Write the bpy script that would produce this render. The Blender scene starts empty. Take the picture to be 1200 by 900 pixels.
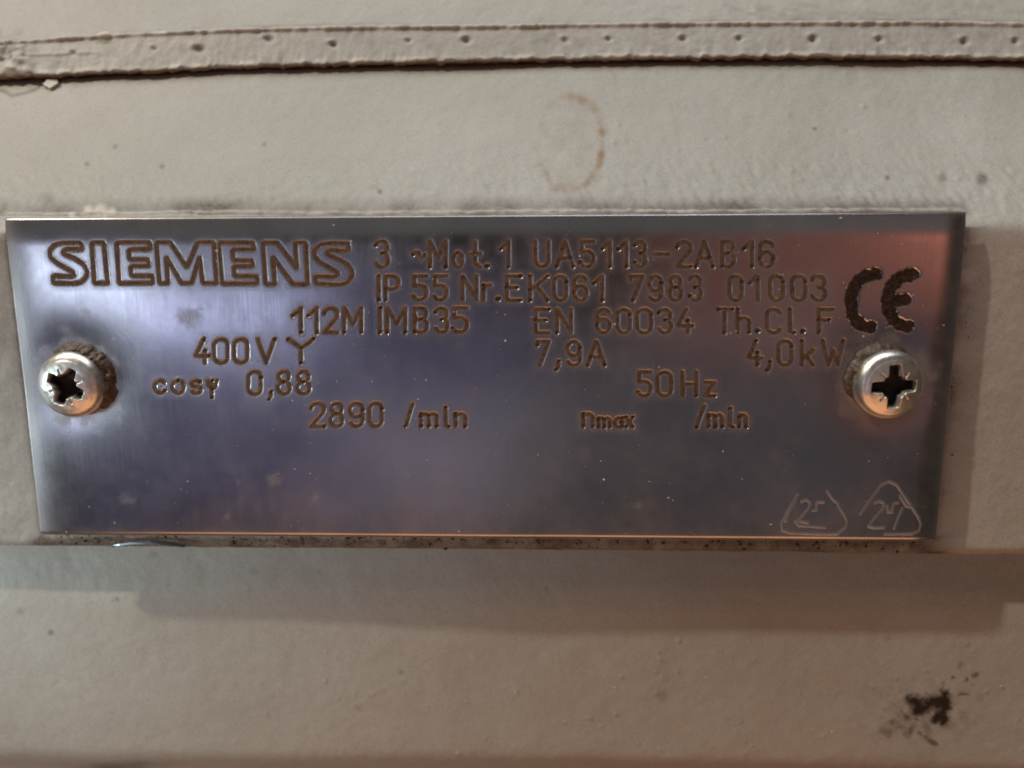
import bpy, math
import numpy as np
from mathutils import Matrix, Vector

# ------------------------------------------------------------------ scene, camera, world, lamps
scn = bpy.context.scene
COL = scn.collection
MM = 0.001                                   # everything below is measured in millimetres

CAM_C = np.array([7.256, -92.326, 17.105])   # camera place (mm); plate face is the plane y = 0
PITCH, ROLL, YAW, FPX = math.radians(79.477), math.radians(-0.317), math.radians(2.0), 930.0
RM = np.array((Matrix.Rotation(YAW, 3, 'Z') @ Matrix.Rotation(PITCH, 3, 'X') @ Matrix.Rotation(ROLL, 3, 'Z')))

cam = bpy.data.cameras.new('camera')
cam.sensor_fit = 'HORIZONTAL'; cam.sensor_width = 36.0; cam.lens = FPX / 1200.0 * 36.0
cam.clip_start = 0.002; cam.clip_end = 20.0
cam.dof.use_dof = True; cam.dof.focus_distance = 0.0955; cam.dof.aperture_fstop = 14.0
cam_o = bpy.data.objects.new('camera', cam); COL.objects.link(cam_o)
cam_o.matrix_world = Matrix.Translation(Vector((CAM_C * MM).tolist())) @ Matrix(RM.tolist()).to_4x4()
scn.camera = cam_o

w = bpy.data.worlds.new('World'); scn.world = w; w.use_nodes = True
bg = w.node_tree.nodes['Background']
bg.inputs['Color'].default_value = (1.0, 0.84, 0.66, 1); bg.inputs['Strength'].default_value = 0.040

def lamp(name, kind, loc, target, energy, color, size=None, size_y=None, radius=None):
    l = bpy.data.lights.new(name, kind); l.energy = energy; l.color = color
    if kind == 'AREA':
        l.shape = 'RECTANGLE'; l.size = size * MM; l.size_y = (size_y or size) * MM
    if radius: l.shadow_soft_size = radius * MM
    o = bpy.data.objects.new(name, l); COL.objects.link(o)
    o.location = [c * MM for c in loc]
    d = Vector(target) - Vector(loc)
    o.rotation_euler = d.to_track_quat('-Z', 'Y').to_euler()
    return o

lamp('ceiling_lamp', 'POINT', (-495, -248, 608), (0, 0, 0), 13.6, (1.0, 0.89, 0.72), radius=12)
lamp('ceiling_glow_lamp', 'AREA', (-20, -70, 620), (0, 0, 0), 2.1, (0.94, 0.95, 1.0), 560, 260)
side = lamp('cool_fill_lamp', 'SPOT', (-225, -118, -22), (-72, 6, -26), 1.25, (0.72, 0.93, 1.0), radius=22)  # narrow spot added as cool fill for the lower left only
side.data.spot_size = math.radians(27); side.data.spot_blend = 1.0
lamp('window_lamp', 'AREA', (-520, -760, -20), (-30, 0, 5), 0.17, (0.70, 0.80, 1.0), 130, 74)
lamp('streak_reflection_lamp', 'AREA', (-345, -765, -54), (-30, 0, 5), 0.10, (0.62, 0.68, 1.0), 200, 46)  # added source for the bluish streak reflected below the logo
lamp('blue_reflection_lamp', 'AREA', (-250, -795, -180), (-20, 0, 0), 0.052, (0.42, 0.43, 1.0), 480, 250)  # dim lamp added to tint the plate's left reflection blue
lamp('red_reflection_lamp', 'AREA', (500, -778, 40), (30, 0, 5), 0.054, (1.0, 0.32, 0.19), 190, 120)  # invented red source for the reddish reflection at the plate's upper right
lamp('brown_reflection_lamp', 'AREA', (310, -780, 10), (30, 0, 5), 0.046, (1.0, 0.32, 0.24), 340, 240)  # added beside the red one, spreads a brown reflection over the plate
lamp('edge_reflection_lamp', 'AREA', (0, -880, 270), (0, 0, 0), 0.13, (0.95, 0.97, 1.0), 1500, 260)  # unseen panel of light added so the rolled top edge reflects grey
lamp('right_blue_reflection_lamp', 'AREA', (190, -795, -200), (0, 0, 0), 0.020, (0.60, 0.74, 1.0), 400, 240)  # added to make the lower right reflection bluer
lamp('pale_reflection_lamp', 'AREA', (-110, -790, -230), (0, 0, 0), 0.018, (1.0, 0.9, 0.85), 240, 140)  # added glow that the lower middle of the plate reflects as pale grey
lamp('bench_lamp', 'AREA', (20, -470, -520), (0, 0, -20), 1.40, (1.0, 0.45, 0.20), 820, 440)

vs = scn.view_settings
vs.view_transform = 'Standard'; vs.look = 'None'; vs.exposure = 0.0; vs.gamma = 1.0
vs.use_curve_mapping = False
scn.cycles.filter_width = 1.9

# ------------------------------------------------------------------ helpers
rng = np.random.default_rng(7)

def px_dir(u, v):
    u = np.asarray(u, float); v = np.asarray(v, float)
    loc = np.stack([(u - 600) / FPX, -(v - 450) / FPX, -np.ones_like(u)], -1)
    return loc @ RM.T
def on_plane(u, v, y=0.0):
    """measured photo point -> (x, z) in mm on the plane y"""
    d = px_dir(u, v); t = (y - CAM_C[1]) / d[..., 1]
    return CAM_C[0] + d[..., 0] * t, CAM_C[2] + d[..., 2] * t
def to_px(P):
    L = (P - CAM_C) @ RM
    return 600 + FPX * L[..., 0] / -L[..., 2], 450 - FPX * L[..., 1] / -L[..., 2]

_lat = np.random.default_rng(3).random((256, 256))
def vnoise(x, y, off=0):
    x = np.asarray(x, float) + off * 17.31; y = np.asarray(y, float) + off * 5.77
    xi = np.floor(x).astype(int); yi = np.floor(y).astype(int)
    fx = x - xi; fy = y - yi
    fx = fx * fx * fx * (fx * (fx * 6 - 15) + 10); fy = fy * fy * fy * (fy * (fy * 6 - 15) + 10)
    g = lambda a, b: _lat[(a + 13 * off) % 256, (b + 7 * off) % 256]
    a = g(xi, yi) * (1 - fx) + g(xi + 1, yi) * fx
    b = g(xi, yi + 1) * (1 - fx) + g(xi + 1, yi + 1) * fx
    return (a * (1 - fy) + b * fy) * 2 - 1
def fbm(x, y, scale, octv=4, off=0):
    r = 0; a = 1.0; s = 1.0 / scale
    for k in range(octv):
        r = r + a * vnoise(np.asarray(x) * s, np.asarray(y) * s, off + k); a *= 0.5; s *= 2.03
    return r
def sstep(a, b, x):
    t = np.clip((np.asarray(x, float) - a) / (b - a), 0, 1); return t * t * (3 - 2 * t)

def mesh_obj(name, co, faces, mat, parent=None, smooth=True, attrs=None):
    """co in mm, faces an (n,4) or (n,3) int array or list"""
    me = bpy.data.meshes.new(name)
    co = np.asarray(co, np.float64) * MM
    if isinstance(faces, np.ndarray):
        n, k = faces.shape
        me.vertices.add(len(co)); me.vertices.foreach_set('co', co.ravel())
        me.loops.add(n * k); me.loops.foreach_set('vertex_index', faces.astype(np.int32).ravel())
        me.polygons.add(n); me.polygons.foreach_set('loop_start', np.arange(0, n * k, k, dtype=np.int32))
        me.update(calc_edges=True); me.validate()
    else:
        me.from_pydata(co.tolist(), [], faces)
    if smooth: me.polygons.foreach_set('use_smooth', np.ones(len(me.polygons), bool))
    for an, av in (attrs or {}).items():
        a = me.attributes.new(an, 'FLOAT', 'POINT'); a.data.foreach_set('value', np.asarray(av, np.float32).ravel())
    me.materials.append(mat)
    o = bpy.data.objects.new(name, me); COL.objects.link(o)
    if parent: o.parent = parent
    return o
def empty(name, loc_mm, label, cat, group=None):
    o = bpy.data.objects.new(name, None); COL.objects.link(o)
    o.empty_display_size = 0.005
    o['label'] = label; o['category'] = cat
    if group: o['group'] = group
    return o
def tag(o, label, cat, group=None):
    o['label'] = label; o['category'] = cat
    if group: o['group'] = group
def quads(nr, nc, flip=False):
    i = np.arange(nr - 1)[:, None] * nc + np.arange(nc - 1)[None, :]
    q = np.stack([i, i + 1, i + nc + 1, i + nc], -1).reshape(-1, 4)
    return q[:, ::-1] if flip else q

# ------------------------------------------------------------------ materials
def mat_new(name):
    m = bpy.data.materials.new(name); m.use_nodes = True
    nt = m.node_tree; b = nt.nodes['Principled BSDF']
    return m, nt, b
def N(nt, t, **kw):
    n = nt.nodes.new(t)
    for k, v in kw.items():
        if k in n.inputs: n.inputs[k].default_value = v
        else: setattr(n, k, v)
    return n
def mm_coords(nt):
    tc = N(nt, 'ShaderNodeTexCoord'); mp = N(nt, 'ShaderNodeMapping')
    mp.inputs['Scale'].default_value = (1000, 1000, 1000)
    nt.links.new(tc.outputs['Object'], mp.inputs['Vector']); return mp.outputs['Vector']
def noise(nt, vec, scale, detail=3, rough=0.55):
    n = N(nt, 'ShaderNodeTexNoise'); n.inputs['Scale'].default_value = scale
    n.inputs['Detail'].default_value = detail; n.inputs['Roughness'].default_value = rough
    nt.links.new(vec, n.inputs['Vector']); return n.outputs['Fac']
def ramp(nt, fac, stops):
    r = N(nt, 'ShaderNodeValToRGB'); e = r.color_ramp.elements
    while len(e) < len(stops): e.new(0.5)
    for k, (p, c) in enumerate(stops):
        e[k].position = p; e[k].color = (c if len(c) == 4 else (*c, 1))
    nt.links.new(fac, r.inputs['Fac']); return r.outputs['Color']
def mix(nt, fac, a, b):
    m = N(nt, 'ShaderNodeMix', data_type='RGBA')
    for s, v in ((0, fac), (6, a), (7, b)):
        if isinstance(v, bpy.types.NodeSocket): nt.links.new(v, m.inputs[s])
        else: m.inputs[s].default_value = v if s == 0 else ((*v, 1) if len(v) == 3 else v)
    return m.outputs[2]
def math_n(nt, op, a, b=0.0, clamp=False):
    m = N(nt, 'ShaderNodeMath', operation=op); m.use_clamp = clamp
    for s, v in ((0, a), (1, b)):
        if isinstance(v, bpy.types.NodeSocket): nt.links.new(v, m.inputs[s])
        else: m.inputs[s].default_value = v
    return m.outputs[0]
def attr(nt, name):
    a = N(nt, 'ShaderNodeAttribute'); a.attribute_name = name; return a.outputs['Fac']
def bump(nt, b, h, dist_mm, strength=1.0):
    bn = N(nt, 'ShaderNodeBump'); bn.inputs['Distance'].default_value = dist_mm * MM
    bn.inputs['Strength'].default_value = strength
    nt.links.new(h, bn.inputs['Height']); nt.links.new(bn.outputs['Normal'], b.inputs['Normal'])

def make_paint():
    m, nt, b = mat_new('grey_machine_paint')
    v = mm_coords(nt)
    big = noise(nt, v, 0.035, 4); mid = noise(nt, v, 0.35, 4); fine = noise(nt, v, 2.6, 3)
    c = ramp(nt, big, [(0.3, (0.430, 0.420, 0.372)), (0.7, (0.492, 0.484, 0.442))])
    c = mix(nt, math_n(nt, 'MULTIPLY', ramp(nt, mid, [(0.45, (0, 0, 0)), (0.75, (1, 1, 1))]), 0.16), c, (0.36, 0.31, 0.24))
    spk = ramp(nt, fine, [(0.68, (0, 0, 0)), (0.76, (1, 1, 1))])
    c = mix(nt, math_n(nt, 'MULTIPLY', spk, 0.25), c, (0.16, 0.13, 0.10))
    grain = noise(nt, v, 4.5, 2, 0.7)
    c = mix(nt, math_n(nt, 'MULTIPLY', math_n(nt, 'SUBTRACT', grain, 0.47), 1.5, True), c, (0.20, 0.18, 0.15))
    grime = math_n(nt, 'MULTIPLY', attr(nt, 'grime'), math_n(nt, 'ADD', math_n(nt, 'MULTIPLY', mid, 0.9), math_n(nt, 'MULTIPLY', fine, 0.6)), True)
    c = mix(nt, grime, c, (0.075, 0.052, 0.036))
    c = mix(nt, attr(nt, 'bare'), c, (0.20, 0.125, 0.07))
    c = mix(nt, attr(nt, 'ring'), c, (0.29, 0.195, 0.095))
    c = mix(nt, attr(nt, 'soot'), c, (0.010, 0.007, 0.006))
    c = mix(nt, attr(nt, 'chalk'), c, (0.66, 0.62, 0.54))
    nt.links.new(c, b.inputs['Base Color'])
    b.inputs['Roughness'].default_value = 0.50
    b.inputs['Specular IOR Level'].default_value = 0.35
    peel = noise(nt, v, 1.1, 3, 0.6)
    bump(nt, b, math_n(nt, 'ADD', peel, math_n(nt, 'MULTIPLY', fine, 0.6)), 0.045, 0.8)
    return m
PAINT = make_paint()

def make_plate():
    m, nt, b = mat_new('worn_nameplate_metal')
    v = mm_coords(nt)
    smear = noise(nt, v, 0.09, 4); blot = noise(nt, v, 0.5, 5, 0.62)
    mp = N(nt, 'ShaderNodeMapping'); mp.inputs['Scale'].default_value = (9.0, 1, 0.16)
    nt.links.new(v, mp.inputs['Vector']); brush = noise(nt, mp.outputs['Vector'], 1.0, 2)
    c = ramp(nt, smear, [(0.3, (0.40, 0.39, 0.41)), (0.7, (0.51, 0.50, 0.52))])
    film = math_n(nt, 'MULTIPLY', ramp(nt, blot, [(0.42, (0, 0, 0)), (0.80, (1, 1, 1))]), 0.09)
    film = math_n(nt, 'ADD', film, math_n(nt, 'MULTIPLY', attr(nt, 'film'), 0.8), True)
    c = mix(nt, film, c, (0.20, 0.15, 0.12))
    nt.links.new(c, b.inputs['Base Color'])
    nt.links.new(math_n(nt, 'SUBTRACT', 0.99, math_n(nt, 'MULTIPLY', film, 0.7)), b.inputs['Metallic'])
    r = math_n(nt, 'ADD', math_n(nt, 'MULTIPLY', smear, 0.14), 0.12)
    r = math_n(nt, 'ADD', r, math_n(nt, 'MULTIPLY', film, 0.35))
    r = math_n(nt, 'ADD', r, math_n(nt, 'MULTIPLY', math_n(nt, 'SUBTRACT', brush, 0.5), 0.10))
    nt.links.new(r, b.inputs['Roughness'])
    bump(nt, b, math_n(nt, 'ADD', brush, math_n(nt, 'MULTIPLY', blot, 0.5)), 0.006, 0.7)
    return m
PLATE = make_plate()

def make_fill():
    m, nt, b = mat_new('brown_engraving_filler')
    v = mm_coords(nt)
    n1 = noise(nt, v, 2.2, 4, 0.65)
    c = ramp(nt, n1, [(0.32, (0.060, 0.036, 0.022)), (0.55, (0.150, 0.090, 0.053)), (0.75, (0.23, 0.15, 0.09))])
    nt.links.new(c, b.inputs['Base Color']); b.inputs['Roughness'].default_value = 0.75; b.inputs['Specular IOR Level'].default_value = 0.25
    bump(nt, b, n1, 0.05, 0.6)
    return m
FILL = make_fill()
def make_dark_fill():
    m, nt, b = mat_new('dark_stamped_filler')
    v = mm_coords(nt)
    n1 = noise(nt, v, 2.5, 4, 0.65)
    c = ramp(nt, n1, [(0.35, (0.016, 0.009, 0.006)), (0.7, (0.065, 0.036, 0.022))])
    nt.links.new(c, b.inputs['Base Color']); b.inputs['Roughness'].default_value = 0.75; b.inputs['Specular IOR Level'].default_value = 0.25
    bump(nt, b, n1, 0.06, 0.7)
    return m
DARKFILL = make_dark_fill()
def make_screw():
    m, nt, b = mat_new('nickel_screw_metal')
    v = mm_coords(nt); n1 = noise(nt, v, 1.4, 4); 
    c = ramp(nt, n1, [(0.35, (0.74, 0.70, 0.64)), (0.7, (0.90, 0.87, 0.82))])
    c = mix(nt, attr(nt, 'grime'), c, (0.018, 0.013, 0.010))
    nt.links.new(c, b.inputs['Base Color'])
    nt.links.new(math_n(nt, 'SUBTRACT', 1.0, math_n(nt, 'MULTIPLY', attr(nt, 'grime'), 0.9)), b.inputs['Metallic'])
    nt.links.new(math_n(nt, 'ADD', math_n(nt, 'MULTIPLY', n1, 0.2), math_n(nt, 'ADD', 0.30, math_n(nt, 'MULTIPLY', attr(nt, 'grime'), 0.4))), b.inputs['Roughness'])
    bump(nt, b, n1, 0.02, 0.5)
    return m
SCREW = make_screw()
def make_crust():
    m, nt, b = mat_new('brown_dirt_crust')
    v = mm_coords(nt); n1 = noise(nt, v, 1.6, 4, 0.7)
    c = ramp(nt, n1, [(0.3, (0.035, 0.022, 0.013)), (0.55, (0.10, 0.066, 0.04)), (0.78, (0.27, 0.21, 0.145))])
    nt.links.new(c, b.inputs['Base Color']); b.inputs['Roughness'].default_value = 0.5
    bump(nt, b, n1, 0.1, 0.8)
    return m
CRUST = make_crust()
def simple(name, col, rough, metal=0.0):
    m, nt, b = mat_new(name)
    v = mm_coords(nt); n1 = noise(nt, v, 1.5, 3)
    c = mix(nt, n1, tuple(x * 0.8 for x in col), tuple(min(1, x * 1.15) for x in col))
    nt.links.new(c, b.inputs['Base Color']); b.inputs['Roughness'].default_value = rough; b.inputs['Metallic'].default_value = metal
    return m
DUST = simple('pale_dust', (0.72, 0.68, 0.62), 0.6)
BURNISH = simple('burnished_stamp_metal', (0.34, 0.36, 0.40), 0.36, 0.75)
SHAVE = simple('bright_metal_sliver', (0.50, 0.53, 0.60), 0.42, 0.8)
GRIT = simple('dark_grit', (0.085, 0.06, 0.042), 0.8)

# ------------------------------------------------------------------ motor housing (swept casting profile)
housing = empty('motor_housing', (0, 0, 0), 'grey painted cast motor housing with ridge above and smudged panel below the plate', 'motor housing')

XS = np.concatenate([np.arange(-140, -84, 4.0), np.arange(-84, 84.01, 0.24), np.arange(88, 140.1, 4.0)])
NC = len(XS)

def resample(pts, step, sigma):
    pts = np.array(pts, float)
    seg = np.hypot(*np.diff(pts, axis=0).T); s = np.r_[0, np.cumsum(seg)]
    fs = np.arange(0, s[-1], 0.06); q = np.stack([np.interp(fs, s, pts[:, k]) for k in (0, 1)], 1)
    k = int(max(1, sigma / 0.06) * 3); g = np.exp(-0.5 * (np.arange(-k, k + 1) * 0.06 / sigma) ** 2); g /= g.sum()
    e0 = 2 * q[0] - q[k:0:-1]; e1 = 2 * q[-1] - q[-2:-k - 2:-1]
    qq = np.concatenate([e0, q, e1])
    q = np.stack([np.convolve(qq[:, j], g, 'valid') for j in (0, 1)], 1)
    seg = np.hypot(*np.diff(q, axis=0).T); s = np.r_[0, np.cumsum(seg)]
    n = int(s[-1] / step) + 2; t = np.linspace(0, s[-1], n)
    return np.stack([np.interp(t, s, q[:, k]) for k in (0, 1)], 1)

# height of the ridge along the motor (measured, px rows against the row at x = 600)
_rx = np.array([-140, -85, -63, -50, -35, -20, 0, 20, 40, 60, 75, 90, 140])
_lo = np.array([-2.8, -2.3, -1.7, -1.35, -0.9, -0.65, -0.5, -0.5, -0.45, -0.9, -1.3, -1.7, -2.2])
_up = np.array([-2.6, -1.8, -1.0, -0.4, 0.0, 0.12, 0, 0, -0.1, -0.35, -0.9, -1.3, -1.8])
def smooth_interp(x, xs, ys):
    d = np.arange(-6, 6.01, 1.0); g = np.exp(-0.5 * (d / 3) ** 2); g /= g.sum()
    return sum(gi * np.interp(x + di, xs, ys) for gi, di in zip(g, d))
RLO = smooth_interp(XS, _rx, _lo); RUP = smooth_interp(XS, _rx, _up)

def sweep(prof):
    """grid (rows = profile, cols = XS) -> P[r, c, 3] in mm"""
    P = np.empty((len(prof), NC, 3))
    P[..., 0] = XS[None]; P[..., 1] = prof[:, 1:2]; P[..., 2] = prof[:, 0:1]
    return P
def push(P, h):
    """displace outwards along grid normals by h (mm)"""
    du = np.gradient(P, axis=1); dv = np.gradient(P, axis=0)
    n = np.cross(du, dv); n /= np.maximum(np.linalg.norm(n, axis=-1, keepdims=True), 1e-9)
    n *= np.where(n[..., 1:2] > 0.35, -1, 1) * 1.0
    return P + n * h[..., None]

def blobs(u, v, pts):
    m = np.zeros_like(u)
    for (a, b, r, s) in pts: m = np.maximum(m, s * np.clip(1.4 - np.hypot(u - a, v - b) / r, 0, 1))
    return np.clip(m, 0, 1)
def poly_dist(u, v, pts):
    d = np.full(u.shape, 1e9)
    for (a, b), (c, e) in zip(pts[:-1], pts[1:]):
        L = max((c - a) ** 2 + (e - b) ** 2, 1e-9)
        t = np.clip(((u - a) * (c - a) + (v - b) * (e - b)) / L, 0, 1)
        d = np.minimum(d, np.hypot(u - a - t * (c - a), v - b - t * (e - b)))
    return d

def build_strip(name, prof, shape_fn, disp_fn, label=None):
    P = sweep(prof); P = shape_fn(P)
    u, v = to_px(P)
    h, masks = disp_fn(P, u, v)
    P = push(P, h)
    keys = ('grime', 'bare', 'ring', 'soot', 'chalk')
    at = {k: np.clip(masks.get(k, np.zeros(u.shape)), 0, 1) for k in keys}
    # returned edges so that the casting has body behind its skin
    o = mesh_obj(name, P.reshape(-1, 3), quads(len(prof), NC), PAINT, housing, True, at)
    if label: o['label'] = label
    return o

# --- pad with the sloped top that carries the plate
s = np.linspace(0, 1, 40)
slope = [(40.3 + (18.3 - 40.3) * t, 19.9 + (2.8 - 19.9) * t + 0.9 * math.sin(math.pi * t)) for t in s]
pad_prof = resample([(41.2, 22.5)] + slope + [(17.6, 2.5), (-21.6, 2.5), (-22.1, 3.0), (-22.5, 10.5)], 0.24, 0.42)
def pad_shape(P):
    wgt = sstep(22, 38, P[..., 2])
    P[..., 2] += wgt * RLO[None]
    # plateau behind the plate on which it is screwed
    x, z = P[..., 0], P[..., 2]
    pl = sstep(-52.5, -51.5, x) * sstep(52.5, 51.5, x) * sstep(-17.0, -16.0, z) * sstep(17.2, 16.2, z)
    P[..., 1] -= np.where(P[..., 1] < 3.2, pl * 1.55, 0)
    return P
def pad_disp(P, u, v):
    x, z = P[..., 0], P[..., 2]
    sl = sstep(17, 20, z)
    h = fbm(x, z, 14, 3, 1) * 0.14 + fbm(x, z * 0.8, 1.3, 3, 5) * 0.028
    near = sstep(31, 20, z) * sl
    h += near * fbm(x + 0.5 * z, z * 0.8, 0.7, 2, 9) * 0.075
    # bead of paint along the top of the plate
    bead = np.exp(-((v - (247.5 + (u - 600) * -0.004)) / 1.5) ** 2) * sstep(4, 12, u) * sstep(1134, 1120, u)
    h += bead * (0.10 + 0.10 * fbm(x, z, 1.0, 3, 4))
    # grime where cloth never reaches
    g = sstep(226, 246, v) * (v < 252) * (0.50 + 0.7 * np.clip(fbm(x, z, 9, 3, 12), 0, 1) + 0.35 * sstep(820, 1000, u)) * sstep(1150, 1110, u)
    g = np.maximum(g, blobs(u, v, [(1150, 210, 7, .8), (1105, 208, 5, .5), (55, 238, 12, .5), (62, 245, 8, .6), (215, 238, 6, .5), (445, 224, 3, 1), (1040, 207, 3, .8), (955, 150, 2.5, .9), (190, 195, 3, .7), (102, 192, 3, .7), (135, 172, 3, .5), (310, 170, 3, .5)]))
    face = (z < 17.8)
    gl = np.exp(-np.clip(np.abs(u - (4 + (v - 250) * 0.121)) - 2, 0, 99) / 2.2) * (v > 256) * (v < 650)
    gr = np.exp(-np.clip(u - (1135 - (v - 250) * 0.099), 0, 99) / 15.0) * (u > 1000) * (v > 262) * (v < 632)
    gb = sstep(624, 636, v) * sstep(25, 60, u) * sstep(1128, 1090, u) * (1.15 + 0.5 * np.clip(fbm(x, z, 2.5, 3, 3), -1, 1))
    g = np.maximum(g, face * (gl * 0.55 + 0.34 * (u < 300) * (0.8 + 0.5 * fbm(x, z, 4, 4, 22)) + gr * (0.75 + 0.4 * fbm(x, z, 3.5, 3, 8)) + gb))
    masks = {'grime': g}
    # brown tide ring left by a drop
    dr = np.abs(np.hypot((u - 668) / 38.0, (v - 168) / 55.0) - 1.0)
    ang = np.arctan2((v - 168) / 55.0, (u - 668) / 38.0)
    wgt = np.clip(np.cos((ang - 0.25) * 0.43), 0, 1) ** 1.6
    nz = 0.5 + 0.5 * fbm(x, z, 1.1, 4, 2)
    ring = np.exp(-(dr / (0.06 + 0.09 * nz)) ** 2) * wgt * (0.25 + 0.85 * nz)
    ring = np.maximum(ring, 0.20 * (np.hypot((u - 668) / 38.0, (v - 168) / 55.0) < 1) * nz)
    d2 = poly_dist(u, v, [(714, 78), (721, 92), (720, 112)])
    ring = np.maximum(ring, np.exp(-(d2 / 1.6) ** 2) * 0.5 * nz)
    masks['ring'] = ring
    masks['bare'] = sstep(39.2, 40.3, z - sstep(22, 38, z) * RLO[None]) * 0.9
    masks['chalk'] = bead * (0.35 + 0.5 * nz) + blobs(u, v, [(104, 247, 7, .9), (118, 248, 9, .9), (131, 248, 5, .8), (84, 252, 4, .9)])
    h += blobs(u, v, [(104, 247, 7, .3), (118, 248, 9, .3)])
    # paint crack at the upper left
    d3 = poly_dist(u, v, [(-5, 104), (6, 107), (13, 112), (30, 109), (42, 104), (50, 98), (57, 103)])
    h -= np.exp(-(d3 / 1.1) ** 2) * 0.18
    masks['grime'] = np.maximum(masks['grime'], np.exp(-(d3 / 1.0) ** 2) * 1.0)
    r2 = np.random.default_rng(21)
    for k in range(46):
        a, b, r = r2.uniform(-20, 1220), r2.uniform(120, 245), r2.uniform(1.2, 2.4)
        h += np.exp(-(((u - a) ** 2 + (v - b) ** 2) / (r * r))) * r2.choice([0.10, -0.12, 0.16])
    return h, masks
build_strip('mounting_pad', pad_prof, pad_shape, pad_disp, 'raised grey pad with sloped top behind the plate')

# --- ridge above the pad
ridge_prof = resample([(41.3, 23.0), (40.7, 21.2), (40.42, 19.2), (40.75, 18.85), (44.45, 20.75), (44.9, 20.7), (45.2, 21.1), (45.25, 23.0)], 0.16, 0.09)
PITS = [(28, 66), (85, 62), (180, 57), (232, 57), (314, 45), (390, 52), (478, 48), (546, 47), (662, 47), (713, 46), (800, 45), (866, 45), (953, 45), (1030, 46), (1130, 48), (1190, 48)]
def ridge_shape(P):
    t = sstep(40.5, 44.9, P[..., 2])
    P[..., 2] += RLO[None] * (1 - t) + RUP[None] * t
    x = P[..., 0]
    edge = sstep(43.0, 40.7, P[..., 2] - RLO[None]) * (P[..., 1] < 20.5)
    P[..., 2] += edge * (fbm(x, 0 * x, 1.0, 4, 3) * 0.24 + 0.18 * sstep(-35, -70, x) * fbm(x, 0 * x, 4, 3, 6))
    return P
def ridge_disp(P, u, v):
    x, z = P[..., 0], P[..., 2]
    h = fbm(x, z * 0.3, 0.5, 3, 2) * 0.022 + fbm(x, z, 6, 3, 7) * 0.05 + fbm(x, z, 0.6, 3, 17) * 0.02
    zz = z - RUP[None]
    top = np.exp(-((zz - 44.8) / 0.22) ** 2)
    h += top * (0.14 + 0.16 * fbm(x, z, 0.9, 3, 8))
    masks = {}
    g = np.zeros_like(x)
    for k, (a, b) in enumerate(PITS):
        r = (2.2, 2.4, 2.2, 4.6, 4.2, 3.4, 2.2, 4.0, 3.2, 2.8, 3.6, 3.0, 4.0, 3.4, 4.2, 3.2)[k]
        st = (.5, .7, .5, 1.0, .9, .8, .6, .9, .6, .6, .7, .7, 1.0, .8, .9, .7)[k]
        e = ((u - a - 0.8) / (r * 1.25)) ** 2 + ((v - b) / r) ** 2
        h -= np.exp(-e ** 1.3) * 0.5 * st
        rim = np.exp(-(((u - a + 3) / (r * 1.3)) ** 2 + ((v - b + 3.5) / (r * 0.8)) ** 2))
        h += rim * 0.26 * st
        g = np.maximum(g, np.exp(-e * 1.4) * (1.0 if k in (3, 4) else 0.8 * st) * (0.75 + 0.5 * fbm(x, z, 0.8, 2, 19)))
    e = ((u - 312) / 8) ** 2 + ((v - 36) / 4) ** 2
    g = np.maximum(g, np.exp(-e) * 0.95); h -= np.exp(-e) * 0.3
    low = z - RLO[None]
    under = sstep(40.75, 40.5, low) * (low < 41.4)
    masks['bare'] = np.maximum(under, np.exp(-((low - 40.6) / 0.22) ** 2) * np.clip(0.3 + fbm(x, z, 1.2, 3, 5), 0, 1) * (P[..., 1] < 20))
    left = sstep(60, 10, u)
    h += left * fbm(x, z, 1.6, 4, 13) * 0.35
    g = np.maximum(g, left * np.clip(fbm(x, z, 2.2, 4, 14) * 0.9, 0, 0.7))
    g = np.maximum(g, 0.35 * np.clip(fbm(x, z, 2.0, 4, 18) - 0.3, 0, 1))
    g = np.maximum(g, top * 0.25 * np.clip(0.4 + fbm(x, z, 2.6, 3, 15), 0, 1))
    masks['grime'] = g
    masks['chalk'] = np.clip(np.exp(-((low - 41.1) / 0.25) ** 2) * (0.35 + fbm(x, z, 1.4, 3, 16)), 0, 0.8) + top * np.clip(0.6 + 0.6 * fbm(x, z, 1.7, 3, 17), 0, 0.7) + blobs(u, v, [(122, 41, 7, .8), (190, 38, 5, .7), (14, 80, 8, .9), (18, 82, 6, .7), (30, 83, 5, .7)])
    h += blobs(u, v, [(122, 41, 7, .25), (14, 80, 8, .5), (30, 83, 5, .4)])
    # a shallow step halfway up at the left end
    h += (np.exp(-((v - (66 - u * 0.045)) / 1.6) ** 2)) * sstep(125, 90, u) * 0.14
    return h, masks
build_strip('casting_ridge', ridge_prof, ridge_shape, ridge_disp, 'rough painted seam ridge with a row of small pits')

# --- casing above the ridge
up_prof = resample([(44.2, 23.0), (44.4, 21.2), (45.1, 21.3), (52, 25.8), (78, 45.5), (80, 53)], 0.24, 0.3)
def up_shape(P):
    P[..., 2] += RUP[None]; return P
def up_disp(P, u, v):
    x, z = P[..., 0], P[..., 2]
    h = fbm(x, z, 12, 3, 21) * 0.16 + fbm(x, z, 1.2, 3, 25) * 0.03
    rough = sstep(560, 900, u) * sstep(-10, 20, v)
    h += rough * fbm(x * 0.6 + z * 0.7, z, 1.4, 3, 27) * 0.12
    g = sstep(8, 28, v) * rough * np.clip(fbm(x, z, 5, 3, 29), 0, 1) * 0.5 + sstep(60, 0, u) * sstep(24, 44, v) * 0.4 * np.clip(fbm(x, z, 2, 3, 30) + 0.3, 0, 1)
    g = np.maximum(g, np.exp(-((z - RUP[None] - 45.1) / 0.3) ** 2) * 0.4 * np.clip(0.4 + fbm(x, z, 3, 3, 31), 0, 1))
    return h, {'grime': g}
build_strip('upper_casing', up_prof, up_shape, up_disp)

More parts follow.
